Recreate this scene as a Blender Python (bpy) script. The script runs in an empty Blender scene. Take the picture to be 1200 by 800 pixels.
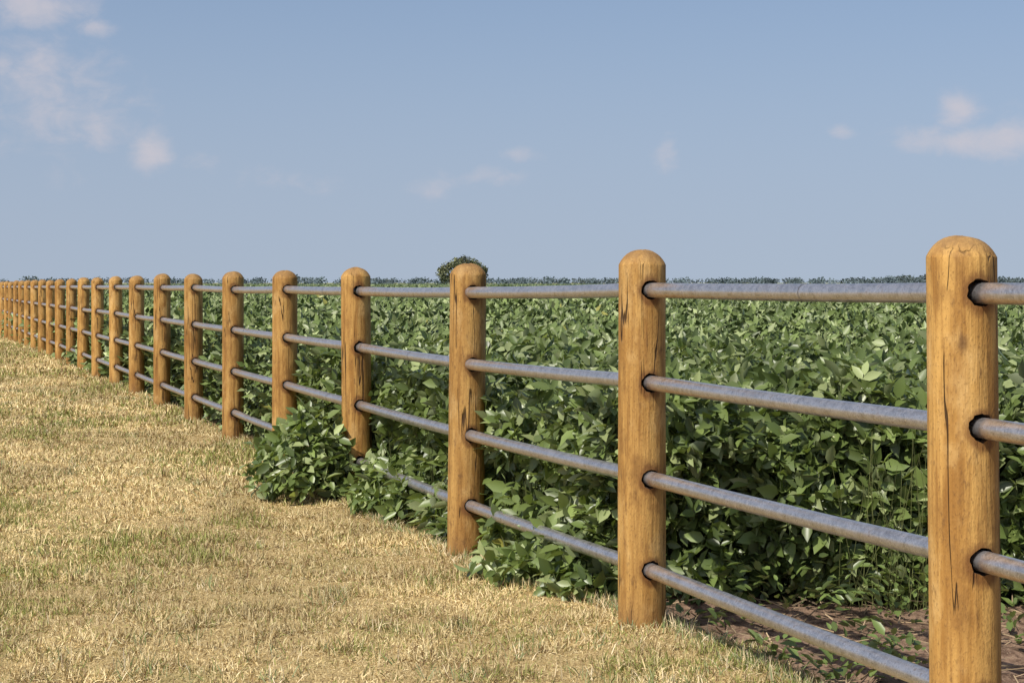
import bpy, math, bmesh, numpy as np
from mathutils import Vector, Matrix
rng = np.random.default_rng(7)
scene = bpy.context.scene
F=2080.0; H=1.42; SZ=2.3085
NX,NY,ND=0.9466,0.3231,2.895           # fence normal / offset
def Xf(y): return 3.058-0.3413*y
def fd(x,y): return NX*x+NY*y-ND

# ---------------------------------------------------------------- noise
def _h(ix,iy,iz,seed):
    n=(ix.astype(np.int64)*374761393+iy.astype(np.int64)*668265263+iz.astype(np.int64)*2147483647+seed*974711)&0xffffffff
    n=((n^(n>>13))*1274126177)&0xffffffff
    n=((n^(n>>16))*2246822519)&0xffffffff
    return ((n^(n>>15))&0xffffff)/float(0xffffff)
def vn(x,y,z=None,seed=0):
    x=np.asarray(x,float); y=np.asarray(y,float)
    z=np.zeros_like(x) if z is None else np.asarray(z,float)
    ix,iy,iz=np.floor(x),np.floor(y),np.floor(z)
    fx,fy,fz=x-ix,y-iy,z-iz
    fx=fx*fx*(3-2*fx); fy=fy*fy*(3-2*fy); fz=fz*fz*(3-2*fz)
    r=0
    for a in (0,1):
        for b in (0,1):
            for c in (0,1):
                w=(fx if a else 1-fx)*(fy if b else 1-fy)*(fz if c else 1-fz)
                r=r+w*_h(ix+a,iy+b,iz+c,seed)
    return r
def fbm(x,y,z=None,seed=0,o=3):
    r=0;a=1;t=0
    for k in range(o):
        r=r+a*vn(x*2**k,y*2**k,None if z is None else z*2**k,seed+k*17); t+=a; a*=.5
    return r/t
def sstep(a,b,x):
    t=np.clip((x-a)/(b-a),0,1); return t*t*(3-2*t)

def gz(x,y):
    x=np.asarray(x,float); y=np.asarray(y,float)
    lawn=np.interp(y,[0,7.4,9.7,12,17,25,40,58,100,400],[0,0,-.065,-.02,-.045,-.06,-.15,-.32,-.35,-.3])
    fld=np.interp(y,[0,7.4,9.7,12,17,25,40,58,100,400],[0,0,-.065,-.02,-.04,-.05,-.06,-.08,-.1,-.1])
    d=fd(x,y)
    k=sstep(0,6,d)
    z=lawn*(1-k)+fld*k
    z=z+(fbm(x*1.1,y*1.1,seed=3)-.5)*.05*sstep(0,.6,-d)
    soil=sstep(.1,.3,d)*sstep(30,12,y)
    z=z+soil*((fbm(x*9,y*9,seed=5,o=3)-.5)*.09-.02)
    return z

# ---------------------------------------------------------------- helpers
def tri_mesh(name,V,T,C=None,mat=None,smooth=False,parent=None):
    me=bpy.data.meshes.new(name)
    V=np.ascontiguousarray(V,dtype=np.float32); T=np.ascontiguousarray(T,dtype=np.int32)
    k=T.shape[1]
    me.vertices.add(len(V)); me.vertices.foreach_set("co",V.ravel())
    me.loops.add(T.size); me.loops.foreach_set("vertex_index",T.ravel())
    me.polygons.add(len(T)); me.polygons.foreach_set("loop_start",np.arange(len(T),dtype=np.int32)*k)
    me.update(calc_edges=True)
    if smooth: me.polygons.foreach_set("use_smooth",np.ones(len(T),dtype=bool))
    if C is not None:
        at=me.color_attributes.new(name="col",type='FLOAT_COLOR',domain='POINT')
        C4=np.ones((len(V),4),dtype=np.float32); C4[:,:3]=C
        at.data.foreach_set("color",C4.ravel())
    ob=bpy.data.objects.new(name,me); scene.collection.objects.link(ob)
    if mat: me.materials.append(mat)
    if parent: ob.parent=parent
    return ob
def empty(name,loc=(0,0,0)):
    e=bpy.data.objects.new(name,None); e.location=loc; e.empty_display_size=.2
    scene.collection.objects.link(e); return e
def norm(a): return a/np.maximum(np.linalg.norm(a,axis=-1,keepdims=True),1e-9)

class NT:
    def __init__(s,tree): s.t=tree; s.n=tree.nodes; s.l=tree.links
    def new(s,t,**k):
        n=s.n.new(t)
        for a,b in k.items(): setattr(n,a,b)
        return n
    def link(s,a,b): s.l.new(a,b)
    def put(s,v,sock):
        if isinstance(v,(int,float)): sock.default_value=v
        elif isinstance(v,tuple): sock.default_value=v if len(v)==len(sock.default_value) else (*v,1)
        else: s.link(v,sock)
    def math(s,op,a,b=0.0,c=None,clamp=False):
        n=s.new('ShaderNodeMath',operation=op); n.use_clamp=clamp
        s.put(a,n.inputs[0]); s.put(b,n.inputs[1])
        if c is not None: s.put(c,n.inputs[2])
        return n.outputs[0]
    def mix(s,f,a,b,mode='MIX'):
        n=s.new('ShaderNodeMix',data_type='RGBA',blend_type=mode)
        s.put(f,n.inputs[0]); s.put(a,n.inputs[6]); s.put(b,n.inputs[7]); return n.outputs[2]
    def ramp(s,v,a,b,o0=0.0,o1=1.0):
        n=s.new('ShaderNodeMapRange',interpolation_type='SMOOTHSTEP')
        s.put(v,n.inputs[0]); n.inputs[1].default_value=a; n.inputs[2].default_value=b
        n.inputs[3].default_value=o0; n.inputs[4].default_value=o1; return n.outputs[0]
    def noise(s,vec,scale,detail=4,rough=.55,dist=0):
        n=s.new('ShaderNodeTexNoise'); s.link(vec,n.inputs['Vector']); n.inputs['Scale'].default_value=scale
        n.inputs['Detail'].default_value=detail; n.inputs['Roughness'].default_value=rough; n.inputs['Distortion'].default_value=dist
        return n.outputs[0]
    def mapping(s,vec,scale=(1,1,1),loc=(0,0,0)):
        n=s.new('ShaderNodeMapping'); s.link(vec,n.inputs[0]); n.inputs['Scale'].default_value=scale; s.put(loc,n.inputs['Location']); return n.outputs[0]
    def bump(s,h,strength=.5,dist=.01):
        n=s.new('ShaderNodeBump'); s.link(h,n.inputs['Height']); n.inputs['Strength'].default_value=strength; n.inputs['Distance'].default_value=dist
        return n.outputs[0]
def newmat(name):
    m=bpy.data.materials.new(name); m.use_nodes=True
    N=NT(m.node_tree); b=m.node_tree.nodes['Principled BSDF']
    return m,N,b
RZ=[1.391,1.007,.622,.237]

# ---------------------------------------------------------------- materials
def leaf_mat(name,trans=.25,rough=.45,spec=.4):
    m,N,b=newmat(name)
    a=N.new('ShaderNodeAttribute',attribute_name='col').outputs['Color']
    if trans<=0:
        N.link(a,b.inputs['Base Color']); b.inputs['Roughness'].default_value=rough; b.inputs['Specular IOR Level'].default_value=spec
        return m
    geo=N.new('ShaderNodeNewGeometry')
    back=N.mix(geo.outputs['Backfacing'],a,N.mix(.55,a,(.23,.26,.15)))
    N.link(back,b.inputs['Base Color']); b.inputs['Roughness'].default_value=rough
    b.inputs['Specular IOR Level'].default_value=spec
    t=N.new('ShaderNodeBsdfTranslucent'); N.link(N.mix(1,a,(1.4,1.45,.6),'MULTIPLY'),t.inputs[0])
    mx=N.new('ShaderNodeMixShader'); mx.inputs[0].default_value=trans
    N.link(b.outputs[0],mx.inputs[1]); N.link(t.outputs[0],mx.inputs[2])
    N.link(mx.outputs[0],N.n['Material Output'].inputs[0])
    return m
M_leaf=leaf_mat('soybean_leaf',.22,.38,.5)
M_leaf_far=leaf_mat('soybean_leaf_distant',0,.45,.4)
M_grass=leaf_mat('dry_grass',0,.75,.15)
M_tree=leaf_mat('tree_leaf',0,.6,.2)

def wood():
    m,N,b=newmat('treated_pine')
    tc=N.new('ShaderNodeTexCoord').outputs['Object']
    oin=N.new('ShaderNodeObjectInfo'); oi=oin.outputs['Random']
    cmb=N.new('ShaderNodeCombineXYZ'); r=N.math('MULTIPLY',oi,37.0)
    for i in range(3): N.link(r,cmb.inputs[i])
    va=N.new('ShaderNodeVectorMath',operation='ADD'); N.link(tc,va.inputs[0]); N.link(cmb.outputs[0],va.inputs[1]); P=va.outputs[0]
    g1=N.noise(N.mapping(P,(1,1,.045)),70,4,.65)
    g2=N.noise(N.mapping(P,(1,1,.12)),16,3,.6,.4)
    blot=N.noise(N.mapping(P,(1,1,.55)),7,4,.65)
    fine=N.noise(N.mapping(P,(1,1,.5)),150,2,.6)
    scuff=N.noise(N.mapping(P,(1,1,.35)),34,4,.7)
    c=N.mix(N.ramp(g2,.3,.7),(.33,.165,.040),(.58,.345,.105))
    c=N.mix(N.math('MULTIPLY',N.ramp(g1,.45,.68),.5),c,(.20,.09,.022))
    c=N.mix(N.math('MULTIPLY',N.ramp(blot,.5,.72),.65),c,(.66,.44,.18))
    c=N.mix(N.math('MULTIPLY',N.ramp(blot,.48,.3),.65),c,(.21,.10,.028))
    c=N.mix(N.math('MULTIPLY',N.ramp(fine,.55,.7),.45),c,(.16,.08,.028))
    c=N.mix(N.math('MULTIPLY',N.ramp(scuff,.57,.72),.6),c,(.12,.06,.026))
    vo=N.new('ShaderNodeTexVoronoi'); N.link(N.mapping(P,(1,1,.5)),vo.inputs['Vector']); vo.inputs['Scale'].default_value=4.5
    kd=N.math('ADD',vo.outputs['Distance'],N.math('MULTIPLY',N.math('SUBTRACT',scuff,.5),.12))
    kn=N.ramp(kd,.10,.04)
    c=N.mix(N.math('MULTIPLY',kn,.7),c,(.085,.035,.015))
    ck=N.noise(N.mapping(P,(1,1,.05)),13,3,.5,.3)
    line=N.ramp(N.math('ABSOLUTE',N.math('SUBTRACT',ck,.5)),.011,.002)
    msk=N.ramp(N.noise(N.mapping(P,(1,1,.5)),4.5,2),.49,.56)
    geo=N.new('ShaderNodeNewGeometry'); sn=N.new('ShaderNodeSeparateXYZ'); N.link(geo.outputs['Normal'],sn.inputs[0])
    cap=N.ramp(sn.outputs[2],.25,.8)
    crack=N.math('MULTIPLY',N.math('MULTIPLY',line,msk),N.math('SUBTRACT',1.0,cap))
    c=N.mix(N.math('MULTIPLY',crack,.9),c,(.035,.015,.007))
    sep=N.new('ShaderNodeSeparateXYZ'); N.link(tc,sep.inputs[0])
    # worn, stained wood round the bored holes
    oc=N.new('ShaderNodeSeparateColor'); N.link(oin.outputs['Color'],oc.inputs[0])
    lat=N.math('ADD',N.math('MULTIPLY',sep.outputs[0],.9466),N.math('MULTIPLY',sep.outputs[1],.3231))
    lat2=N.math('MULTIPLY',lat,lat); st=None
    zr=N.math('SUBTRACT',sep.outputs[2],oc.outputs[0])
    for z in RZ:
        dz=N.math('ADD',N.math('SUBTRACT',zr,z-.006),0.0)
        dd=N.math('SQRT',N.math('ADD',lat2,N.math('MULTIPLY',N.math('MULTIPLY',dz,dz),.75)))
        st=dd if st is None else N.math('MINIMUM',st,dd)
    st=N.math('ADD',st,N.math('MULTIPLY',N.math('SUBTRACT',scuff,.5),.05))
    c=N.mix(N.math('MULTIPLY',N.ramp(st,.066,.040),.75),c,(.13,.05,.016))
    c=N.mix(N.math('MULTIPLY',cap,N.ramp(scuff,.3,.6,.35,.85)),c,(.27,.155,.06))
    foot=N.ramp(N.math('ADD',sep.outputs[2],N.math('MULTIPLY',blot,.3)),.33,.1)
    c=N.mix(N.math('MULTIPLY',foot,.5),c,(.20,.11,.05))
    c=N.mix(1.0,c,N.mix(oi,(.82,.80,.80),(1.05,1.03,1.0)),'MULTIPLY')
    N.link(c,b.inputs['Base Color']); b.inputs['Roughness'].default_value=.72
    b.inputs['Specular IOR Level'].default_value=.25
    h=N.math('ADD',N.math('MULTIPLY',g1,.6),N.math('MULTIPLY',g2,.7))
    h=N.math('SUBTRACT',N.math('ADD',h,N.math('ADD',N.math('MULTIPLY',fine,.25),N.math('MULTIPLY',scuff,.4))),N.math('MULTIPLY',crack,1.6))
    N.link(N.bump(h,.9,.007),b.inputs['Normal'])
    return m
M_wood=wood()
m,N,b=newmat('dark_hole_wood'); 
tc=N.new('ShaderNodeTexCoord').outputs['Object']
N.link(N.mix(N.ramp(N.noise(tc,60),.4,.65),(.014,.008,.005),(.12,.05,.018)),b.inputs['Base Color']); b.inputs['Roughness'].default_value=.95; M_hole=m  # near-black and brown mottling inside the bored holes

def steel():
    m,N,b=newmat('weathered_galvanised_pipe')
    tc=N.new('ShaderNodeTexCoord').outputs['Object']
    n1=N.noise(tc,30,4,.7); n2=N.noise(tc,4,3,.6); n3=N.noise(tc,160,2,.7)
    c=N.mix(N.ramp(n1,.3,.7),(.44,.42,.42),(.62,.60,.61))
    c=N.mix(N.math('MULTIPLY',N.ramp(n2,.5,.7),.4),c,(.42,.36,.33))
    c=N.mix(N.math('MULTIPLY',N.ramp(n3,.56,.68),.6),c,(.80,.79,.80))
    c=N.mix(N.math('MULTIPLY',N.ramp(n3,.42,.30),.6),c,(.17,.155,.155))
    c=N.mix(N.math('MULTIPLY',N.ramp(n1,.60,.70),.5),c,(.20,.12,.08))
    N.link(c,b.inputs['Base Color']); b.inputs['Metallic'].default_value=.85
    N.link(N.ramp(n1,.3,.7,.27,.42),b.inputs['Roughness'])
    N.link(N.bump(n3,.15,.0012),b.inputs['Normal'])
    return m
M_steel=steel()

def ground_mat():
    m,N,b=newmat('lawn_and_soil')
    P=N.new('ShaderNodeNewGeometry').outputs['Position']
    s=N.new('ShaderNodeSeparateXYZ'); N.link(P,s.inputs[0])
    d=N.math('SUBTRACT',N.math('ADD',N.math('MULTIPLY',s.outputs[0],NX),N.math('MULTIPLY',s.outputs[1],NY)),ND)
    fine=N.noise(P,95,3,.75); mid=N.noise(P,16,4,.7); big=N.noise(P,1.3,4,.65)
    lawn=N.mix(N.ramp(fine,.36,.64),(.22,.145,.06),(.60,.45,.21))
    lawn=N.mix(N.math('MULTIPLY',N.ramp(mid,.5,.7),.4),lawn,(.66,.52,.28))
    lawn=N.mix(N.math('MULTIPLY',N.ramp(big,.5,.68),.4),lawn,(.25,.23,.08))
    soil=N.mix(N.ramp(mid,.35,.65),(.10,.060,.040),(.29,.19,.13))
    soil=N.mix(N.math('MULTIPLY',N.ramp(fine,.52,.68),.55),soil,(.44,.33,.22))
    ms=N.ramp(N.math('ADD',d,N.math('MULTIPLY',N.math('SUBTRACT',mid,.5),.35)),.1,.24)
    c=N.mix(ms,lawn,soil)
    far=N.ramp(s.outputs[1],800,1000)
    fcol=N.mix(N.ramp(N.noise(N.mapping(P,(.6,1,1)),.004,2),.4,.6),(.13,.16,.07),(.42,.38,.2))
    c=N.mix(far,c,fcol)
    N.link(c,b.inputs['Base Color']); b.inputs['Roughness'].default_value=.95; b.inputs['Specular IOR Level'].default_value=.1
    N.link(N.bump(N.math('ADD',fine,mid),.7,.015),b.inputs['Normal'])
    return m
M_ground=ground_mat()

# ---------------------------------------------------------------- ground
ys=np.concatenate([[-60,-30,-15,-8,-4,-1,1,3,4.5],np.arange(5.5,13,.055),np.arange(13,30,.3),np.geomspace(30,7000,50)])
xs=np.concatenate([-np.geomspace(4000,5.2,40),np.arange(-5,4,.055),np.geomspace(4.05,4000,44)])
XX,YY=np.meshgrid(xs,ys)
ZZ=gz(XX,YY)
V=np.stack([XX,YY,ZZ],-1).reshape(-1,3)
nx=len(xs);ny=len(ys)
i=(np.arange(ny-1)[:,None]*nx+np.arange(nx-1)[None]).ravel()
tri_mesh('ground',V,np.stack([i,i+1,i+nx+1,i+nx],-1),None,M_ground,True)

# ---------------------------------------------------------------- fence
fence=empty('post_and_pipe_fence',(Xf(12),12,0))
pxs=[1132,752,545.5,418.5,333.5,273,227,189.5,160,136,114.5,97.5,83.5,70.5]
ts=[2755/(p+110) for p in pxs]
ts=[-1.78,-.78,.22,1.22]+ts+[ts[-1]+k for k in range(1,26)]
tops={0:1.555,1:1.556,2:1.523,3:1.524,4:1.517,5:1.524,6:1.511,7:1.525}
def railbase(Y): return float(np.interp(Y,[5,7.4,9.7,25,37,56,90],[0,0,-.028,-.035,-.065,-.10,-.14]))
pts=[]
for k,t in enumerate(ts):
    Y=t*SZ; X=Xf(Y); pts.append((X,Y,railbase(Y)))
fdir=Vector((-.3231,.9466,0))
rl=np.random.default_rng(11)
railoff=rl.normal(0,.004,(4,len(pts)))
def post_mesh(r,height,bury,seed):
    seg=56
    zs=list(np.linspace(-bury,height-.064,46)); rr=[r]*46
    prof=[(-.059,.99),(-.052,.955),(-.040,.88),(-.028,.785),(-.017,.66),(-.008,.50),(-.003,.33),(-.0005,.15)]
    for a,c in prof: zs.append(height+a); rr.append(r*c)
    zs=np.array(zs); rr=np.array(rr)
    th=np.linspace(0,2*np.pi,seg,endpoint=False)
    A,Z=np.meshgrid(th,zs); R=np.repeat(rr[:,None],seg,1)
    cx,sx=np.cos(A),np.sin(A)
    taper=1+.015*(height/2-Z)/height
    R=R*taper*(1+.03*(fbm(cx*1.3+seed*7,sx*1.3,Z*1.5,seed)-.5)+.03*(fbm(cx*5+seed,sx*5,Z*2.0,seed+5)-.5)*(Z<height-.03))
    Zv=Z+np.where(Z>height-.062,.008*(vn(cx*2+seed,sx*2,None,seed)-.5),0)
    V=np.stack([R*cx,R*sx,Zv],-1).reshape(-1,3)
    n=len(zs); faces=[]
    for a in range(n-1):
        for c in range(seg):
            c2=(c+1)%seg
            faces.append((a*seg+c,a*seg+c2,(a+1)*seg+c2,(a+1)*seg+c))
    faces.append(tuple(range(seg))[::-1]); 
    V=np.vstack([V,[[0,0,height]]]); top=len(V)-1
    for c in range(seg): faces.append(((n-1)*seg+c,(n-1)*seg+(c+1)%seg,top))
    me=bpy.data.meshes.new('post'); me.from_pydata(V.tolist(),[],faces)
    return me
def cutter_mesh(zlist,seed,tilt):
    vs=[];fs=[];rg=np.random.default_rng(seed+40)
    for z in zlist:
        o=len(vs);seg=32
        offs=[-.25,-.112,-.093,-.075,.25]; 
        nz=rg.uniform(-.6,1,seg); nz=(nz+np.roll(nz,1)*.6)*.8
        base=.0372
        for q,of in enumerate(offs):
            for s in range(seg):
                a=2*np.pi*s/seg
                rad=base+(.0015+.009*max(0,nz[s]) if q<2 else (.001+.005*max(0,nz[s]) if q==2 else 0))
                p=fdir*of+Vector((.9466,.3231,0))*(rad*math.cos(a))+Vector((0,0,1))*(rad*math.sin(a)+z)
                vs.append(tuple(p))
        for q in range(len(offs)-1):
            for s in range(seg):
                s2=(s+1)%seg
                fs.append((o+q*seg+s,o+(q+1)*seg+s,o+(q+1)*seg+s2,o+q*seg+s2))
        fs.append(tuple(o+s for s in range(seg))); fs.append(tuple(o+(len(offs)-1)*seg+s for s in range(seg))[::-1])
    me=bpy.data.meshes.new('cut'); me.from_pydata(vs,[],fs)
    bm=bmesh.new(); bm.from_mesh(me); bmesh.ops.recalc_face_normals(bm,faces=bm.faces); bm.to_mesh(me); bm.free()
    return me
for k,(X,Y,rb) in enumerate(pts):
    q=k-4
    top=tops.get(q,1.548+rb+rl.normal(0,.008))
    base=float(gz(X,Y))
    bury=.25
    r=.1*(1+rl.normal(0,.015)) if q!=0 else .1005
    me=post_mesh(r,top-base,bury,k+3)
    me.materials.append(M_wood); 
    ob=bpy.data.objects.new('post_%d'%(k+1),me); scene.collection.objects.link(ob)
    ob.location=(X,Y,base); ob.color=(max(0,rb-base),0,0,1)
    if q<12:
        cm=cutter_mesh([RZ[j]+rb+railoff[j,k]-base for j in range(4)],k,0)
        cm.materials.append(M_hole)
        co=bpy.data.objects.new('c',cm); scene.collection.objects.link(co); co.location=(X,Y,base)
        md=ob.modifiers.new('b','BOOLEAN'); md.operation='DIFFERENCE'; md.object=co; md.solver='EXACT'
        try: md.material_mode='TRANSFER'
        except Exception: pass
        bpy.context.view_layer.update()
        dg=bpy.context.evaluated_depsgraph_get()
        nm=bpy.data.meshes.new_from_object(ob.evaluated_get(dg))
        ob.modifiers.clear(); ob.data=nm; bpy.data.objects.remove(co)
    for p in ob.data.polygons: p.use_smooth=True
    try: ob.data.set_sharp_from_angle(angle=math.radians(38))
    except Exception: pass
    ob.rotation_euler=(rl.normal(0,.004),rl.normal(0,.005) if q!=0 else -.009,0)
    ob.parent=fence; ob.matrix_parent_inverse=Matrix.Translation(-Vector(fence.location))
def tube(name,path,r,seg=24):
    path=[Vector(p) for p in path]; vs=[];fs=[]
    for i,p in enumerate(path):
        a=path[max(0,i-1)];c=path[min(len(path)-1,i+1)]; t=(c-a).normalized()
        s=t.cross(Vector((0,0,1))).normalized(); u=s.cross(t)
        for j in range(seg):
            an=2*math.pi*j/seg; vs.append(tuple(p+s*r*math.cos(an)+u*r*math.sin(an)))
    for i in range(len(path)-1):
        for j in range(seg):
            j2=(j+1)%seg; fs.append((i*seg+j,i*seg+j2,(i+1)*seg+j2,(i+1)*seg+j))
    me=bpy.data.meshes.new(name); me.from_pydata(vs,[],fs); me.materials.append(M_steel)
    for p in me.polygons:p.use_smooth=True
    ob=bpy.data.objects.new(name,me); scene.collection.objects.link(ob)
    ob.parent=fence; ob.matrix_parent_inverse=Matrix.Translation(-Vector(fence.location)); return ob
for j in range(4):
    path=[]
    for k,(X,Y,rb) in enumerate(pts):
        path.append((X,Y,RZ[j]+rb+railoff[j,k]))
        if k<len(pts)-1:
            X2,Y2,rb2=pts[k+1]
            for f in (.33,.66):
                path.append((X+(X2-X)*f,Y+(Y2-Y)*f,(RZ[j]+rb+railoff[j,k])*(1-f)+(RZ[j]+rb2+railoff[j,k+1])*f-.004))
    tube('pipe_rail_%d'%(j+1),path,.0305)
    for n,t in enumerate([2.616+.0*j, 5.6+j*2.1, 9.4+j]):
        if j and n==0: t=3.75+j*.9
        i=next(a for a in range(len(ts)-1) if ts[a]<=t<ts[a+1]); f=(t-ts[i])/(ts[i+1]-ts[i])
        A=Vector((pts[i][0],pts[i][1],RZ[j]+pts[i][2]+railoff[j,i])); B=Vector((pts[i+1][0],pts[i+1][1],RZ[j]+pts[i+1][2]+railoff[j,i+1]))
        c=A.lerp(B,f); c.z-=.004
        D=(B-A).normalized()
        tube('pipe_joint_%d_%d'%(j+1,n),[c-D*.006,c+D*.006],.0322)

# ---------------------------------------------------------------- leaves
TL=np.array([[0,0,0],[.25,.36,.05],[.6,.36,.03],[1,0,-.14],[.6,-.36,.03],[.25,-.36,.05],[.25,0,-.04],[.62,0,-.06]])
TT=np.array([[0,5,6],[0,6,1],[5,4,7],[5,7,6],[6,7,2],[6,2,1],[4,3,7],[7,3,2]])
SL=np.array([[0,0,0],[.42,.42,.06],[1,0,-.08],[.42,-.42,.06]]); ST=np.array([[0,3,2],[0,2,1]])
def leaves(P,u,n,L,W,tmpl,tris):
    u=norm(u); v=norm(np.cross(n,u)); w=np.cross(u,v)
    k=len(tmpl)
    V=P[:,None]+ (tmpl[None,:,0,None]*L[:,None,None])*u[:,None]+(tmpl[None,:,1,None]*W[:,None,None])*v[:,None]+(tmpl[None,:,2,None]*L[:,None,None])*w[:,None]
    T=(np.arange(len(P))*k)[:,None,None]+tris[None]
    return V.reshape(-1,3),T.reshape(-1,tris.shape[1])
def Y0(x): return 7.93+.2*(fbm(x*1.7,x*0+3.3,seed=21)-.5)*2
def E(y): return np.interp(y,[7.5,8.0,8.4,9.2,10.2,10.6,11.6,12.6,14,60],[.12,0,-.1,-.05,0,-.1,-.10,.05,.08,.1])+.06*(fbm(y*2.3,y*0,seed=22)-.5)*2
def crop_s(x,y): return np.minimum(fd(x,y)-E(y),y-Y0(x))
def canopy(x,y): return .93+.22*(fbm(x*1.1,y*1.1,seed=31)-.5)+.28*(fbm(x*3.2,y*3.2,seed=33)-.5)
def palette(n,kind,P):
    a=np.array([.062,.092,.025]); bb=np.array([.165,.215,.062]); c=np.array([.31,.345,.17])
    t=np.clip(.7*rng.random(n)+.8*fbm(P[:,0]*1.4,P[:,1]*1.4,P[:,2]*2,41)-.2,0,1)[:,None]
    C=a*(1-t)+bb*t
    hi=(rng.random(n)<.22)[:,None]; C=np.where(hi,bb*.4+c*.6,C)  # pale leaves: flipped backs, plus leaf highlights painted into the colour
    yl=(rng.random(n)<.004)[:,None]; C=np.where(yl,np.array([.26,.25,.06]),C)
    return C*(.7+.6*rng.random((n,1)))
def trifol(P,out,size,top):
    n=len(P)
    az=rng.uniform(0,2*np.pi,n)
    pet=np.stack([np.cos(az),np.sin(az),rng.uniform(-.7,1.1,n)],-1)+out*np.array([1,1,0])*.8*(1-top)[:,None]
    pet=norm(pet)
    nrm=norm(np.stack([rng.normal(0,.6,n)-.25,rng.normal(0,.6,n)-.4,np.full(n,.75)],-1)+out*(.8*(1-top))[:,None])
    side=norm(np.cross(nrm,pet)); nn=norm(np.cross(pet,side))
    Ps=[];us=[];ns=[];Ls=[];Ws=[];idx=[]
    for ang,sc in ((0,1.1),(1.1,.95),(-1.1,.95)):
        a=ang+rng.normal(0,.22,n)
        u=pet*np.cos(a)[:,None]+side*np.sin(a)[:,None]
        u=u+nn*rng.normal(-.05,.5,(n,1)); 
        n2=nn+rng.normal(0,.42,(n,3))
        L=size*sc*rng.uniform(.7,1.3,n)
        st=P+(pet*(size*.25)[:,None] if ang==0 else 0)
        Ps.append(st);us.append(u);ns.append(n2);Ls.append(L);Ws.append(L*rng.uniform(.48,.74,n));idx.append(np.arange(n))
    return map(np.concatenate,(Ps,us,ns,Ls,Ws,idx))
field=empty('soybean_field',(6,30,0))
def addpar(ob,par): ob.parent=par; ob.matrix_parent_inverse=Matrix.Translation(-Vector(par.location)); return ob
def size_at(y): return np.minimum(.084*np.maximum(1,y/14)**.68,.42)
def build(P,out,top,near,name,bright=1.0,par=field):
    sz=size_at(P[:,1])
    Ps,u,n,L,W,ix=trifol(P,out,sz,top)
    C=palette(len(P),0,P)[ix]*rng.uniform(.85,1.15,(len(ix),1))*bright
    far=sstep(60,600,P[ix,1])[:,None]; C=C*(1-far)+np.array([.13,.17,.10])*far  # aerial haze painted into leaf colour with distance
    tm,tt=(TL,TT) if near else (SL,ST)
    V,T=leaves(Ps,u,n,L,W,tm,tt)
    Cv=np.repeat(C,len(tm),0)
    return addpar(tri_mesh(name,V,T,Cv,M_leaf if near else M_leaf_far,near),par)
def sample_top(y1,y2,mult,margin):
    Ps=[]
    edges=np.geomspace(y1,y2,max(2,int(12*math.log(y2/y1))+1))
    for a,c in zip(edges[:-1],edges[1:]):
        ym=(a+c)/2; xl=Xf(c)-.3; xl=max(xl,-.33*ym-margin-3) ; xr=.31*ym+margin
        area=(c-a)*(xr-xl); s=float(size_at(np.array([ym]))[0])
        n=int(area*mult*(.082/s)**2)
        x=rng.uniform(xl,xr,n); y=rng.uniform(a,c,n)
        Ps.append(np.stack([x,y],-1))
    return np.concatenate(Ps)
def clear_fence(x,y,z): return ~((fd(x,y)<.10)&(z>.26))
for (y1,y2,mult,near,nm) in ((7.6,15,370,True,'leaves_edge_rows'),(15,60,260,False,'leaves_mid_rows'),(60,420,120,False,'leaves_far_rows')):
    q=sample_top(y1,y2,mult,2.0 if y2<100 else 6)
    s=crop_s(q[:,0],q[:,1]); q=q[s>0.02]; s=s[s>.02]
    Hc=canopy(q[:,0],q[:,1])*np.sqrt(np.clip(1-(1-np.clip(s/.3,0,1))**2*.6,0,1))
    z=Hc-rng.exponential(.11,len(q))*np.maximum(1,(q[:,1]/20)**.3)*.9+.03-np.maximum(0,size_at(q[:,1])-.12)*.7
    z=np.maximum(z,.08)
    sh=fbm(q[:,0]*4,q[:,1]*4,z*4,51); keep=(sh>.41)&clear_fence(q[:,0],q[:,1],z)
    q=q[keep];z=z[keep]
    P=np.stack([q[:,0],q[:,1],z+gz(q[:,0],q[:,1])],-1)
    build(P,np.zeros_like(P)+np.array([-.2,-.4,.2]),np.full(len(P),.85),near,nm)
def wall(ya,yb,n,near,name):
    y=rng.uniform(ya,yb,n); s=rng.beta(1.1,2.2,n)*.55
    x=Xf(y)+(E(y)+s)/NX
    out=np.tile(np.array([-.9466,-.3231,.15]),(n,1))
    ok=(y-Y0(x))>0; return x[ok],y[ok],s[ok],out[ok]
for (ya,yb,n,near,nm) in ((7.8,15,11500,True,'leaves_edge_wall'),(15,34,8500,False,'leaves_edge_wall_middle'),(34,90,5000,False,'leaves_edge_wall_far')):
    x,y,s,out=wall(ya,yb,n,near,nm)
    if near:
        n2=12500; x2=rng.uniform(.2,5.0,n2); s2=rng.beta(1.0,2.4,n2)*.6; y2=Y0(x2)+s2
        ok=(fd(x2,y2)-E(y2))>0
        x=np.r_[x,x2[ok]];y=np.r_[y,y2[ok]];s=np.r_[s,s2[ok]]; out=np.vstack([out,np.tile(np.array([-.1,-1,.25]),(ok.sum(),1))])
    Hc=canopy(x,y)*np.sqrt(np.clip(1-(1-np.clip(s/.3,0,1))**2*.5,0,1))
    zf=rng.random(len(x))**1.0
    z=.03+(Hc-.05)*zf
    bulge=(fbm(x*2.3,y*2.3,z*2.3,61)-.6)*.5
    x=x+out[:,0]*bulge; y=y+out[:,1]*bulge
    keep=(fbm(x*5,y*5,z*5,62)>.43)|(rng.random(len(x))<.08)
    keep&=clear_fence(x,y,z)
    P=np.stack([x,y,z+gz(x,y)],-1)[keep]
    build(P,out[keep],np.full(len(P),.35),near,nm,1.12)  # wall leaf colour lifted to offset shading and canopy shadow
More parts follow.
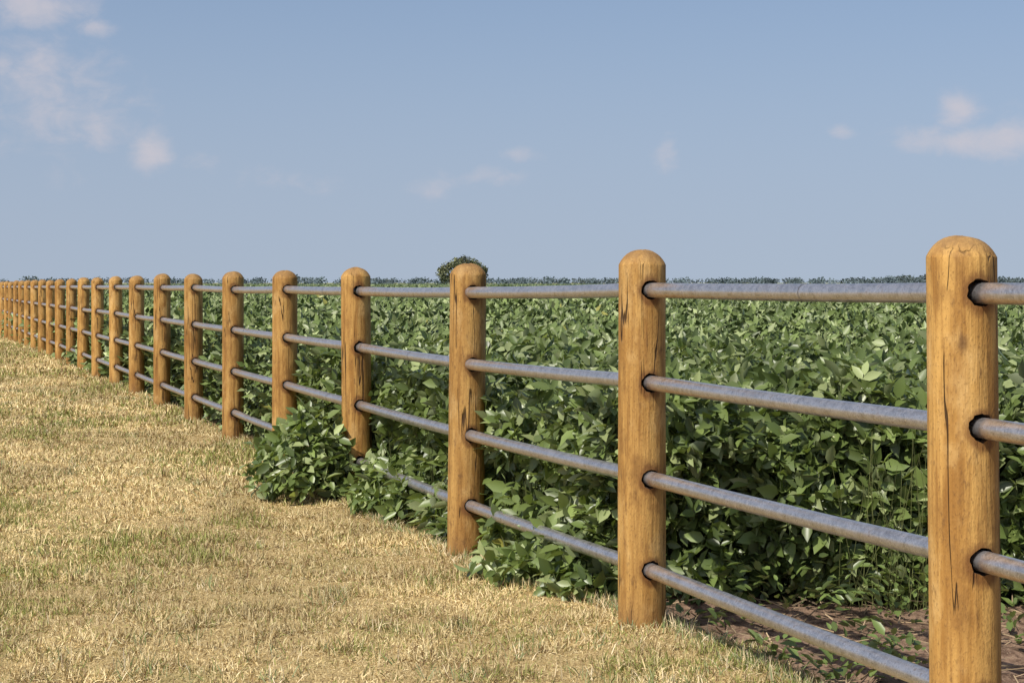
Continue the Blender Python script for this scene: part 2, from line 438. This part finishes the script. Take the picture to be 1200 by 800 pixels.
def bush(cx,cy,rx,ry,h,n,name):
    a=rng.uniform(0,2*np.pi,n); r=np.sqrt(rng.random(n)); zf=rng.random(n)
    rad=np.sqrt(np.clip(1-zf**2.2,0,1))*r**.6*(.75+.5*vn(np.cos(a)*2.5+cx,np.sin(a)*2.5,zf*3,5))
    x=cx+rx*rad*np.cos(a); y=cy+ry*rad*np.sin(a)
    z=gz(x,y)+.03+h*zf*(.75+.25*(1-r))
    out=norm(np.stack([np.cos(a)*rad+.001,np.sin(a)*rad-.3,zf*.6],-1))
    build(np.stack([x,y,z],-1),out,np.full(n,.4),True,name,1.25)
bush(-1.38,12.05,.36,.42,.60,520,'leaves_outlier_plant')
bush(-1.08,12.3,.36,.4,.48,330,'leaves_outlier_plant_2')
bush(-.74,11.2,.28,.22,.14,170,'leaves_low_plant')
bush(.10,8.6,.30,.3,.15,130,'leaves_low_plant_2')
bush(.36,8.15,.22,.18,.12,60,'leaves_low_plant_3')

def ribbons(A,B,w,C,name,mat,par=None,taper=.6):
    n=len(A); d=norm(B-A); ref=norm(rng.normal(0,1,(n,3))); s1=norm(np.cross(d,ref)); s2=np.cross(d,s1)
    Vs=[];Ts=[]
    for q,s in enumerate((s1,s2)):
        V=np.stack([A-s*w[:,None]/2,A+s*w[:,None]/2,B+s*w[:,None]*taper/2,B-s*w[:,None]*taper/2],1).reshape(-1,3)
        o=q*n*4+(np.arange(n)*4)[:,None]; Ts.append(np.hstack([o,o+1,o+2,o+3])); Vs.append(V)
    Cv=np.tile(np.repeat(C,4,0),(2,1))
    ob=tri_mesh(name,np.vstack(Vs),np.vstack(Ts),Cv,mat)
    if par: addpar(ob,par)
    return ob
n=400
y=rng.uniform(7.9,14,n); x=Xf(y)+(E(y)+rng.uniform(.2,.5,n))/NX
x2=rng.uniform(.6,4.5,260); y2=Y0(x2)+rng.uniform(.16,.5,260)
x=np.r_[x,x2];y=np.r_[y,y2]; ok=crop_s(x,y)>.12; x=x[ok];y=y[ok];n=len(x)
g=gz(x,y); A=np.stack([x,y,g-.02],-1); B=A+np.stack([rng.normal(0,.06,n),rng.normal(.05,.05,n),canopy(x,y)*rng.uniform(.5,.75,n)],-1)
C=np.array([.10,.11,.04])*(.4+rng.random((n,1)))
ribbons(A,B,rng.uniform(.005,.008,n),C,'stems',M_grass,field)
m=2400; i=rng.integers(0,n,m); f=rng.uniform(.15,1,m)[:,None]; a=A[i]*(1-f)+B[i]*f
az=rng.uniform(0,2*np.pi,m); L=rng.uniform(.08,.18,m)
b2=a+np.stack([np.cos(az)*L,np.sin(az)*L,L*rng.uniform(.1,.9,m)],-1)
ok=fd(b2[:,0],b2[:,1])>.06
ribbons(a[ok],b2[ok],np.full(ok.sum(),.0035),(np.array([.12,.16,.055])*(.5+.8*rng.random((m,1))))[ok],'petioles',M_grass,field)

mdk,N,b=newmat('canopy_painted_shade')
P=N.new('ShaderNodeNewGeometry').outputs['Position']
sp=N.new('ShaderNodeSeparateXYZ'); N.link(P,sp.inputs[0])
cn=N.mix(N.ramp(N.noise(P,14,3,.7),.4,.65),(.008,.014,.004),(.03,.05,.014))  # shade beneath the leaves painted as dark green on a filler sheet
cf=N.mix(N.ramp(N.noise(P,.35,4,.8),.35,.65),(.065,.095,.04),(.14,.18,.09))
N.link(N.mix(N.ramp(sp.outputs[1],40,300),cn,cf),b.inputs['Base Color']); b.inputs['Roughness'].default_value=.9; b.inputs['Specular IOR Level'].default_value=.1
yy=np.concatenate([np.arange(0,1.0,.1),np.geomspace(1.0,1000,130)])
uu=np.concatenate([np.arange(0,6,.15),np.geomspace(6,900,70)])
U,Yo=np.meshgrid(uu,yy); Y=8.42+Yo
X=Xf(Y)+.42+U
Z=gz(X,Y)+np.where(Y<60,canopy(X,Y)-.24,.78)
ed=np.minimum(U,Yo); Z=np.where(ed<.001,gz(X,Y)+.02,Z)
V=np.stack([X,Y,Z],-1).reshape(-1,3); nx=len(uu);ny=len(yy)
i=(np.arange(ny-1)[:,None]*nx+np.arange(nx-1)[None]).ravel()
addpar(tri_mesh('painted_shade_hull',V,np.stack([i,i+1,i+nx+1,i+nx],-1),None,mdk,False),field)

# ---------------------------------------------------------------- grass
def grass_zone(y1,y2,dens,h,w):
    xl=lambda y:-.31*y-1.2
    n=int((y2-y1)*((Xf((y1+y2)/2)+.35)-xl((y1+y2)/2))*dens)
    if n<=0:return None
    y=rng.uniform(y1,y2,n); l=xl(y); r=Xf(y)+.34
    x=l+(r-l)*rng.random(n); d=fd(x,y)
    lim=.17+.22*(fbm(x*3,y*3,seed=71)-.5)*2
    thin=fbm(x*2.2,y*2.2,seed=77)
    ok=(d<lim)&(r>l)&(crop_s(x,y)<.1)&(rng.random(n)<.35+1.1*thin); x=x[ok];y=y[ok];n=len(x)
    gx=.6*fbm(x*.9,y*.6,seed=73,o=4)+.4*fbm(x*5,y*5,seed=74)
    green=sstep(.49,.64,gx+rng.normal(0,.05,n))
    tuft=sstep(.42,.72,fbm(x*6,y*6,seed=75,o=2))
    hh=h*(.45+.8*rng.random(n))*(.45+1.05*tuft+.45*green)
    az=rng.uniform(0,2*np.pi,n)
    lean=np.where(rng.random(n)<.6,rng.uniform(.9,3.5,n),rng.uniform(.1,.9,n))*(1-.4*green)
    dirv=norm(np.stack([np.cos(az)*lean,np.sin(az)*lean,np.ones(n)],-1))
    g=gz(x,y); A=np.stack([x,y,g-.003],-1)
    sd=norm(np.cross(dirv,rng.normal(0,1,(n,3))))
    ww=w*rng.uniform(.6,1.3,n)
    M=A+dirv*(hh*.55)[:,None]; B=A+dirv*hh[:,None]; B[:,2]-=hh*.15*lean.clip(0,1.5)
    V=np.stack([A-sd*ww[:,None]/2,A+sd*ww[:,None]/2,M+sd*ww[:,None]*.45,M-sd*ww[:,None]*.45,B],1).reshape(-1,3)
    o=(np.arange(n)*5)[:,None]
    T=np.concatenate([np.hstack([o,o+1,o+2]),np.hstack([o,o+2,o+3]),np.hstack([o+3,o+2,o+4])],0)
    t=rng.random((n,1)); pt=sstep(.35,.65,fbm(x*1.7,y*1.2,seed=79,o=4))[:,None]
    straw=np.array([.48,.345,.14])*(1-t)+np.array([.88,.73,.42])*t
    straw=straw*(.72+.38*pt)
    gr=np.array([.16,.18,.04])*(1-t)+np.array([.36,.37,.12])*t
    isg=(rng.random(n)<(.09+.62*green))[:,None]
    C=np.where(isg,gr,straw); br=(rng.random(n)<.1)[:,None]; C=np.where(br,np.array([.20,.125,.065]),C)
    return V,T,np.repeat(C,5,0)
zs=[(2.5,5.6,600,.05,.006),(5.6,8.5,10500,.040,.0034),(8.5,12,7000,.042,.0046),(12,18,3600,.046,.0065),(18,28,1800,.052,.010),(28,45,750,.06,.016),(45,62,400,.065,.024)]
Vs=[];Ts=[];Cs=[];o=0
for z in zs:
    r=grass_zone(*z)
    if r: Vs.append(r[0]);Ts.append(r[1]+o);Cs.append(r[2]);o+=len(r[0])
tx=[];ty=[]
for (X,Y,rb) in pts[3:22]:
    n=int(150); a=rng.uniform(0,2*np.pi,n); rr=.1+rng.exponential(.035,n); tx.append(X+rr*np.cos(a)); ty.append(Y+rr*np.sin(a))
n=6000; y=6+42*rng.random(n)**1.7; d=rng.normal(.10,.07,n); tx.append(Xf(y)+d/NX); ty.append(y)
n=2600; y=rng.uniform(6,13,n); tx.append(Xf(y)+(np.minimum(E(y),.2)-.03+rng.normal(0,.03,n))/NX); ty.append(y)
for k in range(190):
    yc=5.8+20*rng.random()**1.4; xc=rng.uniform(-.3*yc-.3,Xf(yc)-.1); n=int(rng.uniform(15,70)); tx.append(xc+rng.normal(0,.06,n)); ty.append(yc+rng.normal(0,.07,n))
x=np.concatenate(tx);y=np.concatenate(ty);n=len(x)
keep=fbm(x*5,y*5,seed=81)>.42; x=x[keep];y=y[keep];n=len(x)
hh=rng.uniform(.035,.09,n); az=rng.uniform(0,2*np.pi,n); lean=rng.uniform(.1,1.2,n)
dirv=norm(np.stack([np.cos(az)*lean,np.sin(az)*lean,np.ones(n)],-1)); A=np.stack([x,y,gz(x,y)-.004],-1)
sd=norm(np.cross(dirv,rng.normal(0,1,(n,3)))); ww=.0035*np.maximum(1,y/11)
M=A+dirv*(hh*.55)[:,None];B=A+dirv*hh[:,None];B[:,2]-=hh*.2*lean
V=np.stack([A-sd*ww[:,None]/2,A+sd*ww[:,None]/2,M+sd*ww[:,None]*.45,M-sd*ww[:,None]*.45,B],1).reshape(-1,3)
oo=(np.arange(n)*5)[:,None]; T=np.concatenate([np.hstack([oo,oo+1,oo+2]),np.hstack([oo,oo+2,oo+3]),np.hstack([oo+3,oo+2,oo+4])],0)
t=rng.random((n,1)); C=np.where(rng.random((n,1))<.5,np.array([.15,.19,.05])+t*.1,np.array([.50,.38,.18])+t*.25)
Vs.append(V);Ts.append(T+o);Cs.append(np.repeat(C,5,0))
tri_mesh('lawn_grass',np.vstack(Vs),np.vstack(Ts),np.vstack(Cs),M_grass)

n=600; y=rng.uniform(5.2,8.0,n); x=Xf(y)+(.2+rng.random(n)*2.6)/NX
az=rng.uniform(0,2*np.pi,n); L=rng.uniform(.03,.22,n)
A=np.stack([x,y,gz(x,y)+.012],-1); x2=x+np.cos(az)*L;y2=y+np.sin(az)*L
B=np.stack([x2,y2,gz(x2,y2)+.012+rng.uniform(0,.05,n)],-1)
ribbons(A,B,rng.uniform(.003,.008,n),np.array([.46,.35,.22])*(.3+rng.random((n,1))),'dry_stalks',M_grass)
weeds=empty('weed_plants',(1.3,6.6,0))
for (cx,cy,r,h,n) in ((1.18,6.35,.18,.12,90),(1.42,6.3,.16,.14,75),(1.0,6.7,.1,.06,30),(2.0,7.1,.2,.1,60),(1.6,7.35,.28,.14,110),(.75,7.6,.15,.12,45),(.95,7.35,.12,.06,25),(1.2,7.7,.28,.22,130),(2.3,7.6,.28,.2,130),(1.8,7.7,.25,.22,130),(1.3,6.9,.15,.05,30)):
    a=rng.uniform(0,2*np.pi,n); rr=r*np.sqrt(rng.random(n)); x=cx+rr*np.cos(a);y=cy+rr*np.sin(a)
    P=np.stack([x,y,gz(x,y)+.02+h*rng.random(n)],-1)
    u=norm(np.stack([np.cos(a),np.sin(a),rng.uniform(-.1,1.2,n)],-1)); nn=norm(np.stack([rng.normal(0,.4,n),rng.normal(0,.4,n),np.ones(n)],-1))
    L=rng.uniform(.03,.08,n); V,T=leaves(P,u,nn,L,L*.55,TL,TT)
    C=np.repeat(np.array([.12,.165,.045])*(.6+.9*rng.random((n,1))),8,0)
    addpar(tri_mesh('weed_leaves',V,T,C,M_leaf,True),weeds)
n=45; x=1.72+rng.normal(0,.14,n); y=Y0(x)-.05+rng.normal(0,.12,n); g=gz(x,y)
A=np.stack([x,y,g],-1); B=A+np.stack([rng.normal(0,.12,n),rng.normal(-.05,.1,n),rng.uniform(.35,.85,n)],-1)
ribbons(A,B,np.full(n,.003),np.array([.22,.24,.09])*(.4+.7*rng.random((n,1))),'tall_wild_grass',M_grass)

# ---------------------------------------------------------------- distant tree
tree=empty('broadleaf_tree',(-6.9,250,0))
mb,N,b=newmat('bark'); tcx=N.new('ShaderNodeTexCoord').outputs['Object']
N.link(N.mix(N.noise(tcx,6),(.06,.045,.035),(.14,.11,.085)),b.inputs['Base Color']); b.inputs['Roughness'].default_value=.9
def limb(name,p0,p1,r0,r1,par):
    p0=Vector(p0);p1=Vector(p1); vs=[];fs=[];seg=8;n=5
    d=(p1-p0).normalized(); s=d.orthogonal().normalized(); u=d.cross(s)
    for i in range(n):
        f=i/(n-1); c=p0.lerp(p1,f)+Vector((math.sin(f*5+p1.x),math.cos(f*4+p1.y),0))*.08*f; r=r0*(1-f)+r1*f
        for j in range(seg): a=2*math.pi*j/seg; vs.append(tuple(c+s*r*math.cos(a)+u*r*math.sin(a)))
    for i in range(n-1):
        for j in range(seg): fs.append((i*seg+j,i*seg+(j+1)%seg,(i+1)*seg+(j+1)%seg,(i+1)*seg+j))
    me=bpy.data.meshes.new(name); me.from_pydata(vs,[],fs); me.materials.append(mb)
    ob=bpy.data.objects.new(name,me); scene.collection.objects.link(ob); ob.parent=par
limb('trunk',(0,0,-.2),(0,0,2.6),.22,.15,tree)
lb=[(-2.2,.3,3.4),(2.1,-.4,3.3),(-.9,-1.2,4.1),(1.0,1.0,4.2),(0,0,4.5),(2.5,.6,2.6),(-2.6,-.5,2.5)]
for i,p in enumerate(lb): limb('limb_%d'%i,(0,0,1.1+.25*(i%4)),p,.1,.03,tree)
cl=[(p[0],p[1],p[2],.9) for p in lb]+[(-1.4,0,2.4,1.0),(1.4,0,2.5,1.1),(0,.3,3.4,1.3),(-1.7,.8,3.8,.7),(1.7,-.8,3.9,.8),(.2,-1,2.6,1.0),(2.7,.2,3.2,.6),(-2.8,.3,3.1,.6),(0,0,2.2,1),(-2.3,0,1.9,.8),(2.3,0,1.9,.8)]
Ps=[];Cs=[]
for (a,b_,c,r) in cl:
    n=230; q=norm(rng.normal(0,1,(n,3)))*(r*1.05*rng.random((n,1))**.45); q[:,2]*=.85; Ps.append(q+np.array([a*1.08,b_,c])); Cs.append(np.repeat(np.array([[.14,.15,.075]])*rng.uniform(.5,1.6),n,0)*(.6+.9*rng.random((n,1))))
Pt=np.vstack(Ps);Ct=np.vstack(Cs);n=len(Pt)
V,T=leaves(Pt,rng.normal(0,1,(n,3)),rng.normal(0,1,(n,3)),np.full(n,.26),np.full(n,.26),SL,ST)
ob=tri_mesh('crown',V,T,np.repeat(Ct,4,0),M_tree); ob.parent=tree
# ---------------------------------------------------------------- distant tree line
Ps=[];Cs=[];Ls=[]
def clump(x,y,w,h,n,col):
    q=norm(rng.normal(0,1,(n,3)))*rng.random((n,1))**.4
    Ps.append(np.stack([x+q[:,0]*w/2,y+q[:,1]*w/2,h*.5+q[:,2]*h*.5],-1)); Cs.append(np.repeat(np.array([col]),n,0)*(.75+.5*rng.random((n,1)))); Ls.append(np.full(n,max(1.1,w*.14)))
tl=np.random.default_rng(5)
for k in range(760):
    px=tl.uniform(-250,1450); Yt=tl.uniform(900,1500); X=(px-600)/F*Yt
    dens=float(vn(np.array([px/45.]),np.array([0.3]),None,9)[0])
    if dens<.35 and tl.random()<.5: continue
    if px<430 and tl.random()<.5: continue
    hp=tl.uniform(3.4,6.0)+10*max(0,dens-.5)*tl.random()
    if 1040<px<1095: hp+=2.0
    h=hp/F*Yt+1.4; w=h*tl.uniform(1.1,2.8)
    clump(X,Yt,w,h,50,np.array([.095,.125,.135])*tl.uniform(.7,1.5))  # bluish grey leaf colour has the distance haze painted in
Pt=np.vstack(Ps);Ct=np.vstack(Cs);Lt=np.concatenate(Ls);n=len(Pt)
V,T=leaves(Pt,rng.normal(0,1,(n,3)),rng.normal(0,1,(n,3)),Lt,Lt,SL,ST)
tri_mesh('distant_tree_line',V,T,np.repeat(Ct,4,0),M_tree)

# ---------------------------------------------------------------- sky + sun
SUN_EL=50; SUN_AZ=222   # azimuth clockwise from +Y
w=bpy.data.worlds.new("World"); scene.world=w; w.use_nodes=True
N=NT(w.node_tree); bg=w.node_tree.nodes['Background']
sky=N.new('ShaderNodeTexSky',sky_type='NISHITA'); sky.sun_disc=False
sky.sun_elevation=math.radians(SUN_EL); sky.sun_rotation=math.radians(SUN_AZ)
sky.air_density=1.0; sky.dust_density=1.6; sky.ozone_density=2.0
tc=N.new('ShaderNodeTexCoord').outputs['Generated']
s=N.new('ShaderNodeSeparateXYZ'); N.link(tc,s.inputs[0])
cv=N.new('ShaderNodeCombineXYZ'); N.link(s.outputs[0],cv.inputs[0]); N.link(s.outputs[1],cv.inputs[1])
N.link(N.math('ADD',N.math('MULTIPLY',N.math('MAXIMUM',s.outputs[2],0.0),.8),.105),cv.inputs[2])
nv=N.new('ShaderNodeVectorMath',operation='NORMALIZE'); N.link(cv.outputs[0],nv.inputs[0]); N.link(nv.outputs[0],sky.inputs[0])
az=N.math('MULTIPLY',N.math('ARCTAN2',s.outputs[0],s.outputs[1]),57.2958)
el=N.math('MULTIPLY',N.math('ARCSINE',s.outputs[2]),57.2958)
cmb=N.new('ShaderNodeCombineXYZ'); N.link(az,cmb.inputs[0]); N.link(N.math('MULTIPLY',el,1.5),cmb.inputs[1])
n1=N.noise(cmb.outputs[0],.75,7,.6,.3)
clouds=[(40,8,75,28,.85),(60,110,100,85,.60),(112,33,26,13,.75),(176,177,32,26,.74),(60,75,50,34,.68),(120,150,45,36,.66),(235,190,30,18,.52),
 (1125,130,28,32,.80),(1150,165,110,22,.80),(1195,160,50,28,.76),(985,155,22,10,.60),(783,180,18,26,.54),(612,182,32,14,.52),(500,222,40,20,.48),(575,207,90,20,.42),(330,212,70,20,.42),(3,75,18,18,.7)]
acc=None
for (px,py,sx,sy,st) in clouds:
    a=math.degrees(math.atan((px-600)/F)); e=math.degrees(math.atan((331-py)/F*math.cos(math.radians(a))))
    da=N.math('DIVIDE',N.math('SUBTRACT',az,a),sx/F*57.3); de=N.math('DIVIDE',N.math('SUBTRACT',el,e),sy/F*57.3)
    g=N.math('MULTIPLY',N.math('EXPONENT',N.math('MULTIPLY',N.math('ADD',N.math('MULTIPLY',da,da),N.math('MULTIPLY',de,de)),-1.0)),st)
    acc=g if acc is None else N.math('MAXIMUM',acc,g)
al=N.ramp(N.math('ADD',acc,N.math('MULTIPLY',N.math('SUBTRACT',n1,.5),1.2)),.2,1.0,0,.72)
al=N.math('MULTIPLY',al,N.ramp(acc,.02,.2))
tint=N.mix(1.0,sky.outputs[0],(1.06,1.02,1.02),'MULTIPLY')
# thin low haze layer of the humid summer air
haze=N.mix(N.ramp(el,11.0,0.0,.12,.72),tint,(3.35,3.85,4.85))
col=N.mix(al,haze,(5.3,4.95,5.3))
N.link(col,bg.inputs[0]); bg.inputs[1].default_value=.118
try:
    w.cycles.sampling_method='MANUAL'; w.cycles.sample_map_resolution=256
except Exception: pass
sl=bpy.data.lights.new('sun','SUN'); sl.energy=5.0; sl.angle=math.radians(.5); sl.color=(1,.95,.85)
so=bpy.data.objects.new('sun',sl); scene.collection.objects.link(so)
a=math.radians(SUN_AZ);e=math.radians(SUN_EL)
dv=Vector((math.sin(a)*math.cos(e),math.cos(a)*math.cos(e),math.sin(e)))
so.rotation_euler=dv.to_track_quat('Z','Y').to_euler(); so.location=dv*50

cam=bpy.data.cameras.new('camera'); co=bpy.data.objects.new('camera',cam); scene.collection.objects.link(co)
co.location=(0,0,H); co.rotation_euler=(math.radians(90),0,0)
cam.sensor_width=36; cam.lens=36*F/1200; cam.shift_y=-69/1200; cam.clip_end=12000; cam.clip_start=.05
scene.camera=co
scene.view_settings.view_transform='Standard'; scene.view_settings.look='None'; scene.view_settings.exposure=0
